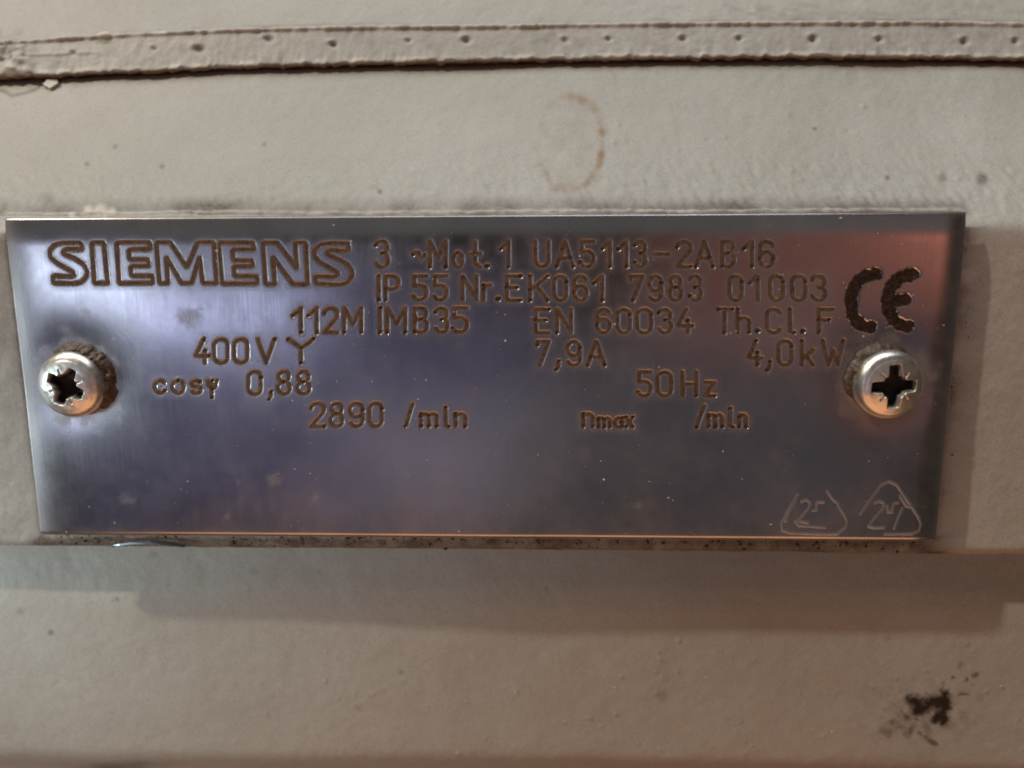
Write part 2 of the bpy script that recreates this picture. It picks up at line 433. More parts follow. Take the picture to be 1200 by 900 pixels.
# --- casing below the pad
low_prof = resample([(-21.2, 10.0), (-23.0, 8.6), (-25.2, 7.7), (-28.8, 6.5), (-31.5, 6.15), (-40, 6.3), (-53.8, 6.7), (-55.4, 7.2), (-58.5, 9.6), (-82, 20)], 0.24, 0.7)
_dx = np.array([-140, -70, -45, -30, -10, 10, 30, 60, 75, 140]); _dy = np.array([-0.7, -0.7, -0.65, -0.5, 0.0, 0.35, 0.15, -0.1, -0.15, -0.2])
LY = smooth_interp(XS, _dx, _dy)
def low_shape(P):
    P[..., 1] += LY[None]; return P
SOOT = [((1016, 803), (1036, 819), (1052, 829), (1062, 839)), ((1062, 839), (1070, 850), (1066, 858)), ((1070, 822), (1082, 826), (1098, 822), (1106, 818)),
        ((1076, 832), (1090, 826), (1106, 826)), ((1098, 842), (1104, 838), (1106, 846)), ((1104, 815), (1116, 814), (1134, 813)),
        ((1078, 858), (1088, 866), (1098, 873)), ((1034, 856), (1042, 858)), ((1044, 846), (1058, 856), (1064, 862)), ((1086, 852), (1092, 856))]
SW = [1.6, 3.4, 7.5, 7.5, 6.5, 1.7, 2.6, 5, 4.5, 3.0]
SS = [0.4, 0.75, 1, 1, 1, 0.7, 0.7, 0.42, 0.42, 0.8]
def low_disp(P, u, v):
    x, z = P[..., 0], P[..., 2]
    h = fbm(x, z, 16, 3, 41) * 0.16 + fbm(x, z, 1.4, 3, 45) * 0.022
    r2 = np.random.default_rng(5)
    for k in range(70):
        a, b, r = r2.uniform(380, 1200), r2.uniform(735, 885), r2.uniform(0.9, 1.9)
        if k < 12: a, b = r2.uniform(760, 800), r2.uniform(760, 830)
        h += np.exp(-(((u - a) ** 2 + (v - b) ** 2) / (r * r))) * r2.uniform(0.08, 0.22)
    nz = fbm(x * 1.0 + 0.5 * z, z - 0.4 * x, 1.1, 4, 51); n2 = fbm(x, z, 0.45, 3, 52)
    soot = np.zeros_like(x)
    for pts, wd, st in zip(SOOT, SW, SS):
        d = poly_dist(u, v, pts) + nz * wd * 0.5 + n2 * wd * 0.35
        brk = 1.0 if wd > 6 else np.clip(0.55 + 0.9 * fbm(x + z, z - x, 0.9, 3, 57), 0, 1)
        soot = np.maximum(soot, st * sstep(wd * 1.7, wd * 0.25, d) * brk)
    soot = np.maximum(soot, blobs(u + nz * 2, v + n2 * 2, [(1117, 794, 2.6, .9), (1105, 801, 2.2, .7), (1133, 796, 2.2, .8), (1144, 790, 3, .7), (1126, 780, 4, .35), (1141, 792, 2, .6), (1140, 803, 2, .3)]))
    halo = np.exp(-((u - 1080) / 55) ** 2 - ((v - 838) / 34) ** 2) * np.clip(0.22 + 0.5 * nz, 0, 0.7)
    g = blobs(u, v, [(60, 741, 3.5, .8), (137, 702, 2.6, .8), (132, 704, 2, .6), (23, 717, 4, .35), (297, 670, 5, .3), (775, 815, 7, .35), (180, 650, 4, .4), (420, 830, 5, .3), (470, 788, 3, .4), (640, 690, 2, .6), (1040, 749, 4, .3)])
    g = np.maximum(g, halo)
    g = np.maximum(g, sstep(888, 897, v) * np.exp(-((u - 140) / 50) ** 2) * 0.7)
    return h, {'soot': soot, 'grime': g}
build_strip('lower_casing', low_prof, low_shape, low_disp, 'plain grey panel with a black smudge at the right')

# core that closes the casting behind its skin
core = [(-139, 24), (139, 24), (139, 90), (-139, 90)]
cv = [(x, y, z) for z in (-84, 82) for (x, y) in [(-139.5, 58), (139.5, 58), (139.5, 95), (-139.5, 95)]]
mesh_obj('casting_core', cv, [(0, 1, 5, 4), (1, 2, 6, 5), (2, 3, 7, 6), (3, 0, 4, 7), (4, 5, 6, 7), (3, 2, 1, 0)], PAINT, housing, False)

# lifted paint flake under the ridge at the upper left
def on_slope(u, v):
    d = px_dir(u, v)
    y = 15.0
    for _ in range(30):
        t = (y - CAM_C[1]) / d[1]; x = CAM_C[0] + d[0] * t; z = CAM_C[2] + d[2] * t
        sh = float(np.interp(x, XS, RLO)) * float(sstep(22, 38, z))
        tt = (40.3 - (z - sh)) / 22.0
        y = 0.5 * y + 0.5 * (19.9 - 17.1 * tt + 0.9 * math.sin(math.pi * min(max(tt, 0), 1)))
    return np.array([x, y, z])
fl = [(52, 100), (58, 95), (69, 94), (70, 99), (60, 105)]
top = [on_slope(*p) + np.array([0, -0.34 - 0.12 * (k % 2), 0.12]) for k, p in enumerate(fl)]
bot = [on_slope(*p) + np.array([0, -0.05, 0.0]) for p in fl]
n = len(fl)
mesh_obj('paint_flake', top + bot, [tuple(range(n))[::-1], tuple(range(n, 2 * n))] + [(k, (k + 1) % n, n + (k + 1) % n, n + k) for k in range(n)], simple('flaked_grey_paint', (0.55, 0.53, 0.47), 0.5), housing, False)

# ------------------------------------------------------------------ nameplate
PW, PH = 110.7, 39.1
plate = empty('nameplate', (0, 0, 0), 'shiny steel motor nameplate with brown engraved lettering screwed to the pad', 'nameplate')

STEP = 0.105
GX = np.linspace(-PW / 2, PW / 2, int(PW / STEP) + 1); GZ = np.linspace(PH / 2, -PH / 2, int(PH / STEP) + 1)
X2, Z2 = np.meshgrid(GX, GZ); H = np.zeros_like(X2)          # H = height towards the viewer (mm)

def arc(cx, cy, rx, ry, a0, a1, n=14):
    a = np.radians(np.linspace(a0, a1, n)); return [(cx + rx * math.cos(t), cy + ry * math.sin(t)) for t in a]
G = {
 '0': [arc(.5, .74, .5, .26, 0, 180) + arc(.5, .26, .5, .26, 180, 360) + [(1, .74)]],
 '1': [[(0, .70), (1, 1), (1, 0)]],
 '2': [arc(.5, .74, .5, .26, 175, -30) + [(0, 0), (1, 0)]],
 '3': [arc(.47, .76, .47, .24, 160, -85) , arc(.5, .27, .5, .27, 85, -160)],
 '4': [[(.58, 1), (0, .30), (1, .30)], [(.68, .52), (.68, 0)]],
 '5': [[(1, 1), (.08, 1), (.05, .58)] + arc(.45, .31, .55, .31, 118, -155)],
 '6': [arc(.5, .74, .48, .26, 20, 180) + [(0, .30)], arc(.5, .30, .5, .30, 0, 360, 22)],
 '7': [[(0, .84), (0, 1), (1, 1), (.22, 0)]],
 '8': [arc(.5, .76, .42, .24, -90, 270, 20), arc(.5, .27, .5, .27, 90, 450, 20)],
 '9': [arc(.5, .70, .5, .30, 0, 360, 22), [(1, .70)] + arc(.5, .26, .5, .26, 0, -155)],
 'A': [[(0, 0), (.5, 1), (1, 0)], [(.18, .34), (.82, .34)]],
 'B': [[(0, 0), (0, 1), (.5, 1)] + arc(.5, .77, .42, .23, 90, -90) + [(0, .54)], [(.5, .54)] + arc(.5, .27, .5, .27, 90, -90) + [(0, 0)]],
 'C': [arc(.5, .74, .5, .26, 25, 180) + arc(.5, .26, .5, .26, 180, 335)],
 'E': [[(1, 1), (0, 1), (0, 0), (1, 0)], [(0, .53), (.75, .53)]],
 'F': [[(1, 1), (0, 1), (0, 0)], [(0, .55), (.72, .55)]],
 'H': [[(0, 0), (0, 1)], [(1, 0), (1, 1)], [(0, .5), (1, .5)]],
 'I': [[(.5, 1), (.5, 0)]],
 'K': [[(0, 1), (0, 0)], [(1, 1), (0, .42)], [(.35, .60), (1, 0)]],
 'M': [[(0, 0), (0, 1), (.5, .35), (1, 1), (1, 0)]],
 'N': [[(0, 0), (0, 1), (1, 0), (1, 1)]],
 'P': [[(0, 0), (0, 1), (.45, 1)] + arc(.5, .73, .5, .27, 90, -90) + [(0, .46)]],
 'T': [[(0, 1), (1, 1)], [(.42, 1), (.42, 0)]],
 'U': [[(0, 1)] + arc(.5, .26, .5, .26, 180, 360) + [(1, 1)]],
 'V': [[(0, 1), (.5, 0), (1, 1)]],
 'W': [[(0, 1), (.28, 0), (.5, .62), (.74, 0), (1, 1)]],
 'Y': [[(0, 1), (.52, .62), (1, 1)], [(.52, .62), (.52, 0)]],
 'a': [arc(.5, .5, .5, .5, 0, 360, 18), [(1, 1), (1, 0)]],
 'c': [arc(.5, .5, .5, .5, 40, 320, 18)],
 'h': [[(0, 1), (0, 0)], [(0, .45)] + arc(.5, .42, .5, .22, 150, 0, 8) + [(1, 0)]],
 'k': [[(0, 1), (0, 0)], [(1, .62), (0, .25)], [(.35, .40), (.95, 0)]],
 'l': [[(0, 1), (0, .06), (1, 0)]],
 'm': [[(0, 0), (0, 1)], [(0, .8)] + arc(.25, .72, .25, .28, 160, 0, 6) + [(.5, 0)], [(.5, .8)] + arc(.75, .72, .25, .28, 160, 0, 6) + [(1, 0)]],
 'n': [[(0, 0), (0, 1)], [(0, .75)] + arc(.5, .65, .5, .35, 150, 0, 8) + [(1, 0)]],
 'o': [arc(.5, .5, .5, .5, 90, 450, 20)],
 'r': [[(.1, 0), (.1, 1)], [(.1, .7), (.45, .98), (1, 1)]],
 's': [arc(.5, .75, .5, .25, 40, 250, 10) + arc(.5, .26, .5, .26, 85, -145, 10)],
 't': [[(.5, 1), (.5, .14), (1, 0)], [(0, .52), (1, .52)]],
 'y': [[(0, 1), (.12, .55), (.5, .3), (.5, -.5)], [(1, 1), (.95, .55), (.5, .2)], [(.5, 1), (.5, 0)]],
 'x': [[(0, 1), (1, 0)], [(1, 1), (0, 0)]],
 'z': [[(0, 1), (1, 1), (0, 0), (1, 0)]],
 '/': [[(1, 1), (0, 0)]],
 '~': [arc(.27, .35, .27, .5, 170, 20, 7) + arc(.75, .55, .25, .5, 200, 350, 7)],
 '-': [[(0, .5), (1, .5)]],
 '.': [[(.5, 0), (.5, .03)]],
 ',': [[(1, 1), (.9, .4), (0, 0)]],
}
# measured stroke boxes: character, left, right, top, bottom (photo pixels)
def row(t, b, *items): return [(c, l, r, t, b) for (c, l, r) in items]
LINES = [
 [row(282.5, 313, ('3', 440, 455)), [('~', 484, 498, 294, 302)], row(283, 313, ('M', 504, 522.5)), [('o', 531, 542, 296, 313)], row(283, 313, ('t', 551, 563)), row(312, 312, ('.', 571, 571)),
  row(282.5, 313, ('1', 587, 596)), row(283, 312.5, ('U', 627.5, 643), ('A', 652.5, 672), ('5', 681, 696), ('1', 706, 715), ('1', 725, 734.5), ('3', 744, 757), ('-', 767, 784), ('2', 794, 810), ('A', 816, 836), ('B', 847, 861), ('1', 872, 882), ('6', 891, 907))],
 [row(323.5, 351.5, ('I', 444, 444), ('P', 452, 467), ('5', 484.5, 500), ('5', 508.5, 523.5), ('N', 542, 558.5)), [('r', 566, 575, 334, 352)], row(350.5, 350.5, ('.', 584, 584)),
  row(323.5, 352, ('E', 594, 610), ('K', 621.5, 642), ('0', 649.5, 664), ('6', 673, 688), ('1', 696.5, 706), ('7', 739, 753.5), ('9', 761, 775.5), ('8', 785, 799), ('3', 808.5, 822), ('0', 855.5, 870), ('1', 879.5, 888.5), ('0', 903, 918.5), ('0', 929, 944.5), ('3', 952, 968))],
 [row(361, 389.5, ('1', 343.5, 353), ('1', 361.5, 371.5), ('2', 380, 395.5), ('M', 403.5, 423.5), ('I', 445.5, 445.5), ('M', 454, 475), ('B', 486, 500.5), ('3', 510, 524.5), ('5', 531, 547.5))],
 [row(362.5, 390, ('E', 628, 643.5), ('N', 653, 669.5), ('6', 700, 715), ('0', 724, 738.5), ('0', 747, 763.5), ('3', 772, 787), ('4', 795, 812), ('T', 843, 859), ('h', 865, 878.5)), row(388, 388, ('.', 888.5, 888.5)), row(362.5, 390, ('C', 899.5, 915), ('l', 926.5, 931)), row(388.5, 388.5, ('.', 941.5, 941.5)), row(362.5, 390, ('F', 960.5, 977))],
 [row(397.5, 425, ('4', 230, 246), ('0', 251.5, 267.5), ('0', 275, 290.5), ('V', 302.5, 322), ('Y', 338, 367))],
 [row(400, 428, ('7', 630, 643.5)), [(',', 652, 655, 423, 433)], row(400, 428, ('9', 665, 680), ('A', 689, 709))],
 [row(399.5, 428, ('4', 878, 893)), [(',', 900, 903, 424, 434)], row(399.5, 428, ('0', 913, 928.5), ('k', 940.5, 954), ('W', 965, 989))],
 [row(446, 460.5, ('c', 181.5, 194.5), ('o', 202, 216), ('s', 224.5, 236)), [('y', 243.5, 254, 446, 459)], row(435.5, 462, ('0', 291.5, 306)), [(',', 315.5, 318, 459, 467.5)], row(435, 461.5, ('8', 325.5, 340), ('8', 348.5, 363))],
 [row(436, 464, ('5', 748.5, 763), ('0', 771, 787), ('H', 800.5, 816.5)), [('z', 827, 838, 448, 464)]],
 [row(472.5, 499.5, ('2', 364.5, 380), ('8', 387.5, 401.5), ('9', 410, 425), ('0', 433, 447.5)), [('/', 475.8, 483.7, 473.5, 499), ('m', 493.5, 512, 485, 499.5), ('l', 522.5, 526, 477.5, 500), ('n', 534, 545.5, 485, 499.5)]],
 [[('n', 684, 695, 485, 500), ('m', 702, 715, 490, 500.5), ('a', 720.5, 729.5, 490, 500.5), ('x', 734, 742, 489, 500.5)]],
 [[('/', 817, 826, 475.5, 501), ('m', 831, 847, 486, 500.5), ('l', 856.5, 859.5, 479, 501), ('n', 867, 875, 486, 500.5)]],
]
def to_plate(pts):
    a = np.array(pts, float); x, z = on_plane(a[:, 0], a[:, 1], 0.0); return np.stack([x, z], 1)

def carve(field, pts, rad):
    """min distance field to a polyline, only near it"""
    m = rad + 0.3
    i0, i1 = np.searchsorted(-GZ, [-(pts[:, 1].max() + m), -(pts[:, 1].min() - m)])
    j0, j1 = np.searchsorted(GX, [pts[:, 0].min() - m, pts[:, 0].max() + m])
    if i1 <= i0 or j1 <= j0: return
    sub = field[i0:i1, j0:j1]; u = X2[i0:i1, j0:j1]; v = Z2[i0:i1, j0:j1]
    np.minimum(sub, poly_dist(u, v, pts.tolist()) if len(pts) > 1 else np.hypot(u - pts[0, 0], v - pts[0, 1]), out=sub)

BIG = 9.0
r3 = np.random.default_rng(11)
line_fields = []
pits = []
for ln in LINES:
    D = np.full_like(X2, BIG)
    for grp in ln:
        for (c, l, r, t, b) in grp:
            for st in G[c]:
                q = [(l + (r - l) * px, b + (t - b) * py) if c not in '.' else (l, b - 0.6 * k) for k, (px, py) in enumerate(st)]
                q = to_plate(q); carve(D, q, 0.6)
                for e in (q[0], q[-1]):
                    if r3.random() < (0.95 if c in '.,1IMTFEnmlx' else 0.5): pits.append((e[0], e[1], r3.uniform(0.24, 0.31)))
                if c == '.': pits.append((q[0][0], q[0][1], 0.36))
    line_fields.append(D)
PD = np.full_like(X2, BIG)
def z1(pts): return [(40 + a / 6, 265 + b / 6) for a, b in pts]
def z2(pts): return [(230 + a / 6, 265 + b / 6) for a, b in pts]
def chaikin(p, n=2):
    p = [np.array(q, float) for q in p]
    for _ in range(n):
        o = []
        for a, b in zip(p, p[1:] + p[:1]):
            L = np.hypot(*(b - a)); f = min(0.25, 2.2 / max(L, 1e-6) * 0.6)
            o += [a + (b - a) * f, b + (a - b) * f]
        p = o
    return p
LOGO = [z1([(335, 120), (200, 118), (140, 130), (108, 170), (115, 220), (160, 260), (230, 300), (275, 325), (282, 345), (262, 356), (130, 350), (135, 402), (280, 405), (330, 395), (368, 355), (375, 312), (350, 270), (290, 230), (215, 200), (200, 182), (215, 165), (335, 165)]),
 z1([(405, 115), (490, 115), (520, 402), (425, 402)]),
 z1([(580, 115), (815, 115), (818, 162), (665, 165), (672, 235), (805, 235), (808, 282), (680, 282), (688, 350), (837, 350), (835, 400), (600, 402)]),
 z1([(860, 115), (960, 115), (1075, 290), (1150, 115), (1265, 115), (1287, 402), (1190, 402), (1165, 215), (1110, 402), (1040, 402), (930, 215), (945, 402), (885, 402)]),
 z2([(160, 115), (400, 115), (407, 165), (255, 165), (262, 240), (395, 240), (398, 282), (265, 282), (272, 352), (432, 352), (430, 402), (185, 405)]),
 z2([(470, 115), (570, 115), (710, 300), (697, 115), (770, 115), (787, 408), (680, 408), (540, 215), (555, 408), (490, 408)]),
 z2([(1070, 120), (930, 118), (870, 130), (832, 170), (830, 215), (870, 255), (950, 300), (998, 328), (995, 348), (960, 356), (835, 350), (840, 402), (1000, 412), (1060, 400), (1098, 350), (1095, 310), (1060, 265), (1000, 235), (925, 200), (918, 182), (945, 167), (1070, 175)])]
LD = np.full_like(X2, BIG)
for k, pl in enumerate(LOGO):
    pp = chaikin(pl, 3) if k in (0, 6) else chaikin(pl, 1)
    pp = pp + [pp[0]]; carve(LD, to_plate(pp), 0.6)
def zc(pts): return [(980 + a / 9, 300 + b / 9) for a, b in pts]
CE = [zc([(425, 188), (330, 210), (240, 268), (182, 370), (162, 480), (172, 590), (222, 688), (300, 742), (372, 748)]),
      zc([(825, 188), (720, 213), (630, 270), (567, 370), (547, 480), (562, 590), (620, 680), (700, 735), (765, 742)]), zc([(600, 465), (735, 460)])]
CD = np.full_like(X2, BIG)
for pl in CE: carve(CD, to_plate(pl), 1.4)
def zt(pts): return [(890 + a / 5.4545, 550 + b / 5.4545) for a, b in pts]
TRI_A = [zt(p) for p in ([(245, 160), (190, 255), (145, 345), (148, 390), (200, 408)], [(235, 195), (190, 275), (168, 330)], [(200, 408), (340, 412), (400, 415), (500, 412), (550, 370), (562, 335), (545, 295), (505, 235)], [(435, 140), (470, 190), (505, 222)],
         [(268, 208), (300, 192), (325, 215), (318, 245), (275, 295), (245, 330), (312, 342)], [(412, 210), (368, 210), (365, 262), (340, 264)], [(230, 330), (250, 360), (420, 372)])]
TRI_B = [zt(p) for p in ([(645, 285), (715, 190), (780, 100), (830, 78), (880, 100), (930, 175), (975, 238), (1020, 310), (1035, 355), (1020, 395), (975, 412), (800, 415)], [(900, 170), (940, 235), (975, 240)],
         [(738, 215), (765, 205), (798, 215), (795, 250), (755, 290), (715, 340), (698, 365), (735, 374), (795, 372)], [(820, 235), (825, 275), (848, 272), (860, 218), (888, 214)], [(915, 252), (885, 320), (862, 376)])]
def emboss_field(tris):
    D = np.full_like(X2, BIG)
    for pl in tris: carve(D, to_plate(pl), 0.7)
    return D
TA, TB = emboss_field(TRI_A), emboss_field(TRI_B)

# waviness of the sheet, rolled edges, dimples round the screws
SCREWS = []
for (u, v) in ((80, 452), (1045, 452)):
    x, z = on_plane(u, v, -1.5); SCREWS.append((float(x), float(z)))
base = fbm(X2, Z2, 34, 2, 61) * 0.10 + fbm(X2, Z2, 9, 2, 64) * 0.012
def edge_drop(d, wid, amt): return -amt * np.clip(1 - d / wid, 0, 1) ** 2
dl, dr, dt, db = X2 + PW / 2, PW / 2 - X2, PH / 2 - Z2, Z2 + PH / 2
base += edge_drop(dl, 3.5, 0.12) + edge_drop(dr, 3.2, 0.40) + edge_drop(dt, 3.3, 0.34) + edge_drop(db, 0.7, 0.42)
dm = np.minimum(np.minimum(dl, dr), np.minimum(dt, db))
base += -0.16 * np.clip(1 - dm / 0.22, 0, 1) ** 2
for sx, sz in SCREWS:
    rr = np.hypot(X2 - sx, Z2 - sz); base += -0.45 * np.exp(-(rr / 5.2) ** 2)
R_T = 0.255
groove = np.zeros_like(H)
def cut(D, R, depth, burr=0.02):
    g = np.where(D < R, -depth * (1 - (D / R) ** 2), 0)
    return g + burr * np.exp(-((D - R - 0.05) / 0.07) ** 2)
allD = np.minimum.reduce(line_fields)
groove += cut(allD, R_T, 0.12, 0.003)
groove = np.minimum(groove, np.where(LD < 0.26, -0.13 * (1 - (LD / 0.26) ** 2), groove))
groove += 0.003 * np.exp(-((LD - 0.3) / 0.07) ** 2)
crn = CD + fbm(X2, Z2, 0.5, 3, 71) * 0.12
groove = np.minimum(groove, -0.12 * sstep(0.80, 0.50, crn))
for px_, pz_, r in pits:
    d = np.hypot(X2 - px_, Z2 - pz_); near = d < r + 0.4
    groove[near] = np.minimum(groove[near], (-0.30 * np.clip(1 - (d[near] / r) ** 2, 0, 1))) + 0.022 * np.exp(-((d[near] - r - 0.04) / 0.06) ** 2)
H = base + groove
film = np.zeros_like(H)
for D in line_fields + [LD]: film = np.maximum(film, 0.32 * np.exp(-np.clip(D - 0.25, 0, 9) / 0.35))
film = np.maximum(film, 0.85 * np.exp(-np.clip(np.minimum(dl, 9), 0, 9) / 1.2))
film = np.maximum(film, 0.5 * np.exp(-dm / 0.35))
for k in range(26):
    a, b, r = r3.uniform(-53, 53), r3.uniform(-18, 17), r3.uniform(0.35, 1.3)
    rr = np.hypot((X2 - a) / r3.uniform(.6, 1.2), Z2 - b) / r
    film = np.maximum(film, r3.uniform(0.10, 0.34) * sstep(1.35, 0.25, rr + fbm(X2, Z2, 0.8, 3, 80) * 0.35))
for sx, sz in SCREWS:
    rr = np.hypot(X2 - sx, Z2 - sz); film = np.maximum(film, 0.6 * sstep(6.6, 3.8, rr + fbm(X2, Z2, 1.5, 3, 90) * 0.9))
nr, nc = X2.shape
P = np.stack([X2, -H, Z2], -1).reshape(-1, 3)
q = quads(nr, nc, flip=False)
# rim: side walls and back
ring = np.concatenate([np.arange(nc), np.arange(1, nr) * nc + nc - 1, (nr - 1) * nc + np.arange(nc - 2, -1, -1), np.arange(nr - 2, 0, -1) * nc])
nb = len(ring); bk = P[ring].copy(); bk[:, 1] = 0.93
allP = np.concatenate([P, bk]); i = np.arange(nb); j = (i + 1) % nb
side = np.stack([ring[i], nr * nc + i, nr * nc + j, ring[j]], -1)
film_all = np.concatenate([film.ravel(), np.full(nb, 0.25)])
sheet = mesh_obj('metal_sheet', allP, np.concatenate([q[:, ::-1], side]), PLATE, plate, True, {'film': film_all})
bv = [(sx * (PW / 2 - 0.02), 0.9, sz * (PH / 2 - 0.02)) for sx, sz in ((-1, -1), (1, -1), (1, 1), (-1, 1))]
mesh_obj('sheet_back', bv + [(a, 0.94, c) for a, b, c in bv], [(0, 1, 2, 3), (7, 6, 5, 4), (0, 4, 5, 1), (1, 5, 6, 2), (2, 6, 7, 3), (3, 7, 4, 0)], PLATE, plate, False)

def patch(name, keep, height, mat, label=None):
    """cells of the plate grid where keep is true, at the given height, as a part of the plate"""
    cells = keep[:-1, :-1] & keep[1:, :-1] & keep[:-1, 1:] & keep[1:, 1:]
    r_, c_ = np.nonzero(cells); a = r_ * nc + c_
    f = np.stack([a, a + nc, a + nc + 1, a + 1], -1)
    used, inv = np.unique(f, return_inverse=True)
    pts = np.stack([X2.ravel()[used], -height.ravel()[used], Z2.ravel()[used]], -1)
    o = mesh_obj(name, pts, inv.reshape(-1, 4), mat, plate, True)
    if label: o['label'] = label
    return o
fill_h = base - 0.032 + fbm(X2, Z2, 0.55, 3, 75) * 0.010
pit_mask = np.zeros_like(H)
for px_, pz_, r in pits:
    d = np.hypot(X2 - px_, Z2 - pz_); pit_mask = np.maximum(pit_mask, np.clip(1 - (d / (r * 0.85)) ** 2, 0, 1) * (d < r))
fill_h = fill_h - 0.16 * pit_mask
TXT = ['engraved first text row at the upper right of the logo', 'engraved row reading IP 55 and the serial number', 'engraved words 112M IMB35', 'engraved words EN 60034 Th.Cl. F', 'engraved rating 400 V with a star sign',
       'engraved current 7,9A', 'engraved power 4,0kW', 'engraved power factor cos 0,88', 'engraved frequency 50 Hz', 'engraved speed 2890 /min', 'small engraved word nmax', 'engraved unit /min without a number']
for D, lab in zip(line_fields, TXT):
    patch('engraved_text', D < R_T + 0.08, fill_h, FILL, lab)
patch('engraved_logo', LD < 0.33, base - 0.032 + fbm(X2, Z2, 0.55, 3, 76) * 0.010, FILL, 'maker name in engraved outlined capital letters')
patch('conformity_mark', CD < 0.95, base - 0.045 + fbm(X2 + 0.7 * Z2, Z2, 0.42, 3, 77) * 0.045, DARKFILL, 'dark stamped CE mark')
for D, lab in ((TA, 'rounded triangle stamp with a broken top, number 25'), (TB, 'rounded triangle stamp with a peak, number 27')):
    hh = base + (0.050 + 0.015 * fbm(X2, Z2, 1.5, 2, 33)) * np.exp(-(D / 0.155) ** 2) - 0.012
    patch('stamped_triangle', D < 0.36, hh, BURNISH, lab)

# ------------------------------------------------------------------ screws
def make_screw_obj(sx, sz, tilt, spin, label, worn, seed):
    root = empty('screw', (sx, 0, sz), label, 'screw', 'screws holding the plate')
    root.location = (sx * MM, 0.0, sz * MM)
    root.rotation_euler = (tilt[0], 0, tilt[1])
    nrad, nth = 74, 220
    RH = 4.0; HT = 2.3
    rad = np.concatenate([np.linspace(0.0, 3.1, 58), 3.1 + (RH - 3.1) * np.sin(np.linspace(0, 1, 17)[1:] * math.pi / 2)])
    th = np.linspace(0, 2 * math.pi, nth, endpoint=False)
    Rr, Th = np.meshgrid(rad, th, indexing='ij')
    # domed pan head
    hh = HT - 0.95 * (Rr / RH) ** 2.0
    t = np.clip((Rr - 3.35) / (RH - 3.35), 0, 1); hh = hh - 0.75 * (1 - np.sqrt(np.clip(1 - t * t, 0, 1)))
    x = Rr * np.cos(Th + spin); z = Rr * np.sin(Th + spin)
    a = Rr * np.cos(Th); b = Rr * np.sin(Th)
    nz = fbm(x + seed * 3, z, 0.9, 3, 100 + seed) * worn
    L = 2.45 - 0.6 * worn + nz * 0.5; Wd = 0.78 + nz * 0.4
    def arm(p, q): return sstep(0.14, -0.14, np.abs(q) - Wd * (1.0 - 0.12 * np.abs(p))) * sstep(0.22, -0.22, np.abs(p) - L)
    cross = np.maximum(arm(a, b), arm(b, a))
    core_ = sstep(1.55, 1.15, Rr)
    rec = np.maximum(cross, core_)
    dep = rec * np.clip(2.1 - 0.38 * Rr, 0.5, 2.1)
    ap, bp = (a + b) / math.sqrt(2), (a - b) / math.sqrt(2)
    tick = np.maximum(sstep(0.16, 0.04, np.abs(ap)) * sstep(2.3, 2.0, np.abs(bp)), sstep(0.16, 0.04, np.abs(bp)) * sstep(2.3, 2.0, np.abs(ap))) * (1 - rec)
    rim = np.exp(-((rec - 0.12) / 0.12) ** 2) * 0.06 * (1 + 1.5 * nz)
    hh = hh - dep - 0.16 * tick + rim * (Rr < 3) + fbm(x, z, 1.2, 2, 103 + seed) * 0.02 + worn * 0.09 * fbm(x, z, 0.9, 2, 105 + seed) * sstep(3.0, 2.2, Rr)
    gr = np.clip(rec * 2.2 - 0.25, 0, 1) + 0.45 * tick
    hh[0, :] = hh[0, 0]
    P = np.stack([x, -hh, z], -1).reshape(-1, 3)
    gr = gr.ravel()
    # skirt down to the plate
    i = np.arange(nrad)[:-1, None] * nth + np.arange(nth)[None]; jn = np.arange(nrad)[:-1, None] * nth + (np.arange(nth)[None] + 1) % nth
    f = np.stack([i, jn, jn + nth, i + nth], -1).reshape(-1, 4)
    last = (nrad - 1) * nth + np.arange(nth); sk = P[last].copy(); sk[:, 0] *= 0.985; sk[:, 2] *= 0.985; sk[:, 1] = 0.3
    k = np.arange(nth); off = nrad * nth
    f2 = np.stack([last[k], last[(k + 1) % nth], off + (k + 1) % nth, off + k], -1)
    mesh_obj('head', np.concatenate([P, sk]), np.concatenate([f, f2]), SCREW, root, True, {'grime': np.concatenate([gr, np.full(nth, 0.5)])})
    # shank into the pad
    n = 16; ring = [(1.8 * math.cos(2 * math.pi * m / n), yy, 1.8 * math.sin(2 * math.pi * m / n)) for yy in (0.1, 7.0) for m in range(n)]
    mesh_obj('shank', ring, [(m, (m + 1) % n, n + (m + 1) % n, n + m) for m in range(n)] + [tuple(range(n, 2 * n))], SCREW, root, True, {'grime': np.zeros(2 * n)})
    return root
def crust_ring(root, a0, a1, rout, hgt, seed):
    """lumpy dirt packed against the head between two angles"""
    na, nr_ = 150, 22
    A = np.radians(np.linspace(a0, a1, na)); t = np.linspace(0, 1, nr_)
    T, AA = np.meshgrid(t, A, indexing='ij')
    fade = np.sin(np.clip((AA - A[0]) / (A[-1] - A[0]), 0, 1) * math.pi) ** 0.5
    R0 = 3.7; R1 = R0 + (rout - R0) * (0.35 + 0.65 * fade) * (1 + 0.14 * fbm(AA * 6, 0 * AA, 1.0, 3, seed))
    Rr = R0 + (R1 - R0) * T
    x, z = Rr * np.cos(AA), Rr * np.sin(AA)
    h = hgt * fade * np.clip(1 - T ** 1.6, 0, 1) * (0.85 + 0.4 * fbm(x, z, 1.0, 3, seed + 3)) - 0.28 * T - 0.12
    P = np.stack([x, -h, z], -1).reshape(-1, 3)
    mesh_obj('dirt_crust', P, quads(nr_, na, True), CRUST, root, True)
s_l = make_screw_obj(*SCREWS[0], (0.0, math.radians(-2)), math.radians(-28), 'worn cross head screw with chewed recess and dirt crust, beside the maker name', 0.33, 1)
crust_ring(s_l, -50, 130, 5.3, 1.1, 4)
s_r = make_screw_obj(*SCREWS[1], (0.02, math.radians(3)), math.radians(2), 'clean bright cross head screw below the CE mark', 0.08, 2)
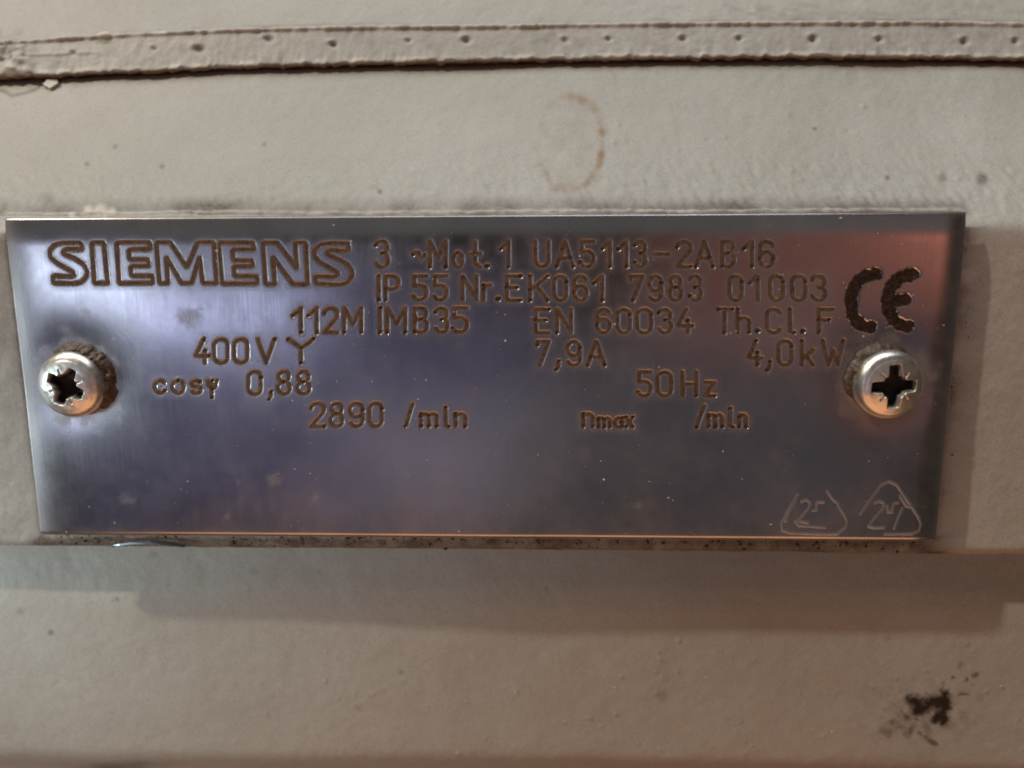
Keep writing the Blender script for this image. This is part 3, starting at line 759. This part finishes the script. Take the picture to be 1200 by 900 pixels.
crust_ring(s_r, 55, 205, 4.95, 0.7, 9)

# ------------------------------------------------------------------ small things
# bright sliver caught under the lower edge of the plate
pts = [(132, 640), (141, 637.5), (155, 635.8), (172, 635.2), (190, 636), (205, 638), (217, 640)]
v = []
for k, (a, b) in enumerate(pts):
    x, z = on_plane(a, b, 1.2); wv = 0.06 + 0.10 * math.sin(math.pi * (k + 0.5) / len(pts))
    v += [(x, 1.2 - 0.25 * math.sin(k), z + wv), (x, 0.95, z - wv), (x, 1.35, z - wv * 0.8), (x, 1.6, z + wv * 0.8)]
f = []
for k in range(len(pts) - 1):
    for m in range(4): f.append((4 * k + m, 4 * k + (m + 1) % 4, 4 * k + 4 + (m + 1) % 4, 4 * k + 4 + m))
f += [(0, 1, 2, 3), tuple(4 * (len(pts) - 1) + m for m in (3, 2, 1, 0))]
o = mesh_obj('metal_sliver', v, f, SHAVE, None, False); tag(o, 'thin bright curled metal sliver under the lower left plate edge', 'sliver')

# grit packed under the plate and dust specks, each one uncountable mass
OCT = np.array([(1, 0, 0), (-1, 0, 0), (0, 1, 0), (0, -1, 0), (0, 0, 1), (0, 0, -1)], float)
OF = np.array([(0, 2, 4), (2, 1, 4), (1, 3, 4), (3, 0, 4), (2, 0, 5), (1, 2, 5), (3, 1, 5), (0, 3, 5)])
def specks(name, cs, rs, mat, label, cat):
    V, F = [], []
    for k, (c, r) in enumerate(zip(cs, rs)):
        V.append(OCT * r * r3.uniform(0.5, 1.4, (6, 1)) * np.array([r3.uniform(.7, 1.6), 0.8, 1]) + c); F.append(OF + 6 * k)
    o = mesh_obj(name, np.concatenate(V), np.concatenate(F), mat, None, False); o['label'] = label; o['category'] = cat; o['kind'] = 'stuff'
    return o
cs, rs = [], []
for k in range(260):
    x = r3.uniform(-54, 54.5); cs.append((x, r3.uniform(1.3, 2.5), -19.7 - np.clip(abs(r3.normal(0, 0.8)), 0, 1.5) * (0.6 + 0.6 * (0.5 + 0.5 * float(vnoise(x * 0.2, 0)))))); rs.append(r3.uniform(0.08, 0.26))
for k in range(14):
    z = r3.uniform(-19, 17); cs.append((55.3 + abs(r3.normal(0, 1.2)), 2.45, z)); rs.append(r3.uniform(0.05, 0.16))
for k in range(14):
    z = r3.uniform(-19, 19); cs.append((-55.1 - abs(r3.normal(0, 0.35)), 2.45, z)); rs.append(r3.uniform(0.05, 0.14))
specks('grit', cs, rs, GRIT, 'dark grit packed along the edges of the plate', 'grit')
cs, rs = [], []
for k in range(300):
    x, z = r3.uniform(-54, 54), r3.uniform(-19, 19)
    jx = int(np.clip(np.searchsorted(GX, x), 0, nc - 1)); iz = int(np.clip(np.searchsorted(-GZ, -z), 0, nr - 1))
    cs.append((x, -base[iz, jx] - 0.02, z)); rs.append(0.035 + 0.11 * r3.random() ** 5)
for k in range(110):
    u, v_ = r3.uniform(200, 1200), r3.uniform(730, 890)
    x, z = on_plane(u, v_, 6.5); yy = float(np.interp(-z, -low_prof[:, 0], low_prof[:, 1])) + float(np.interp(x, XS, LY))
    cs.append((float(x), yy - 0.05, float(z))); rs.append(0.05 + 0.10 * r3.random() ** 4)
specks('dust', cs, rs, DUST, 'pale dust specks scattered over plate and lower panel', 'dust')
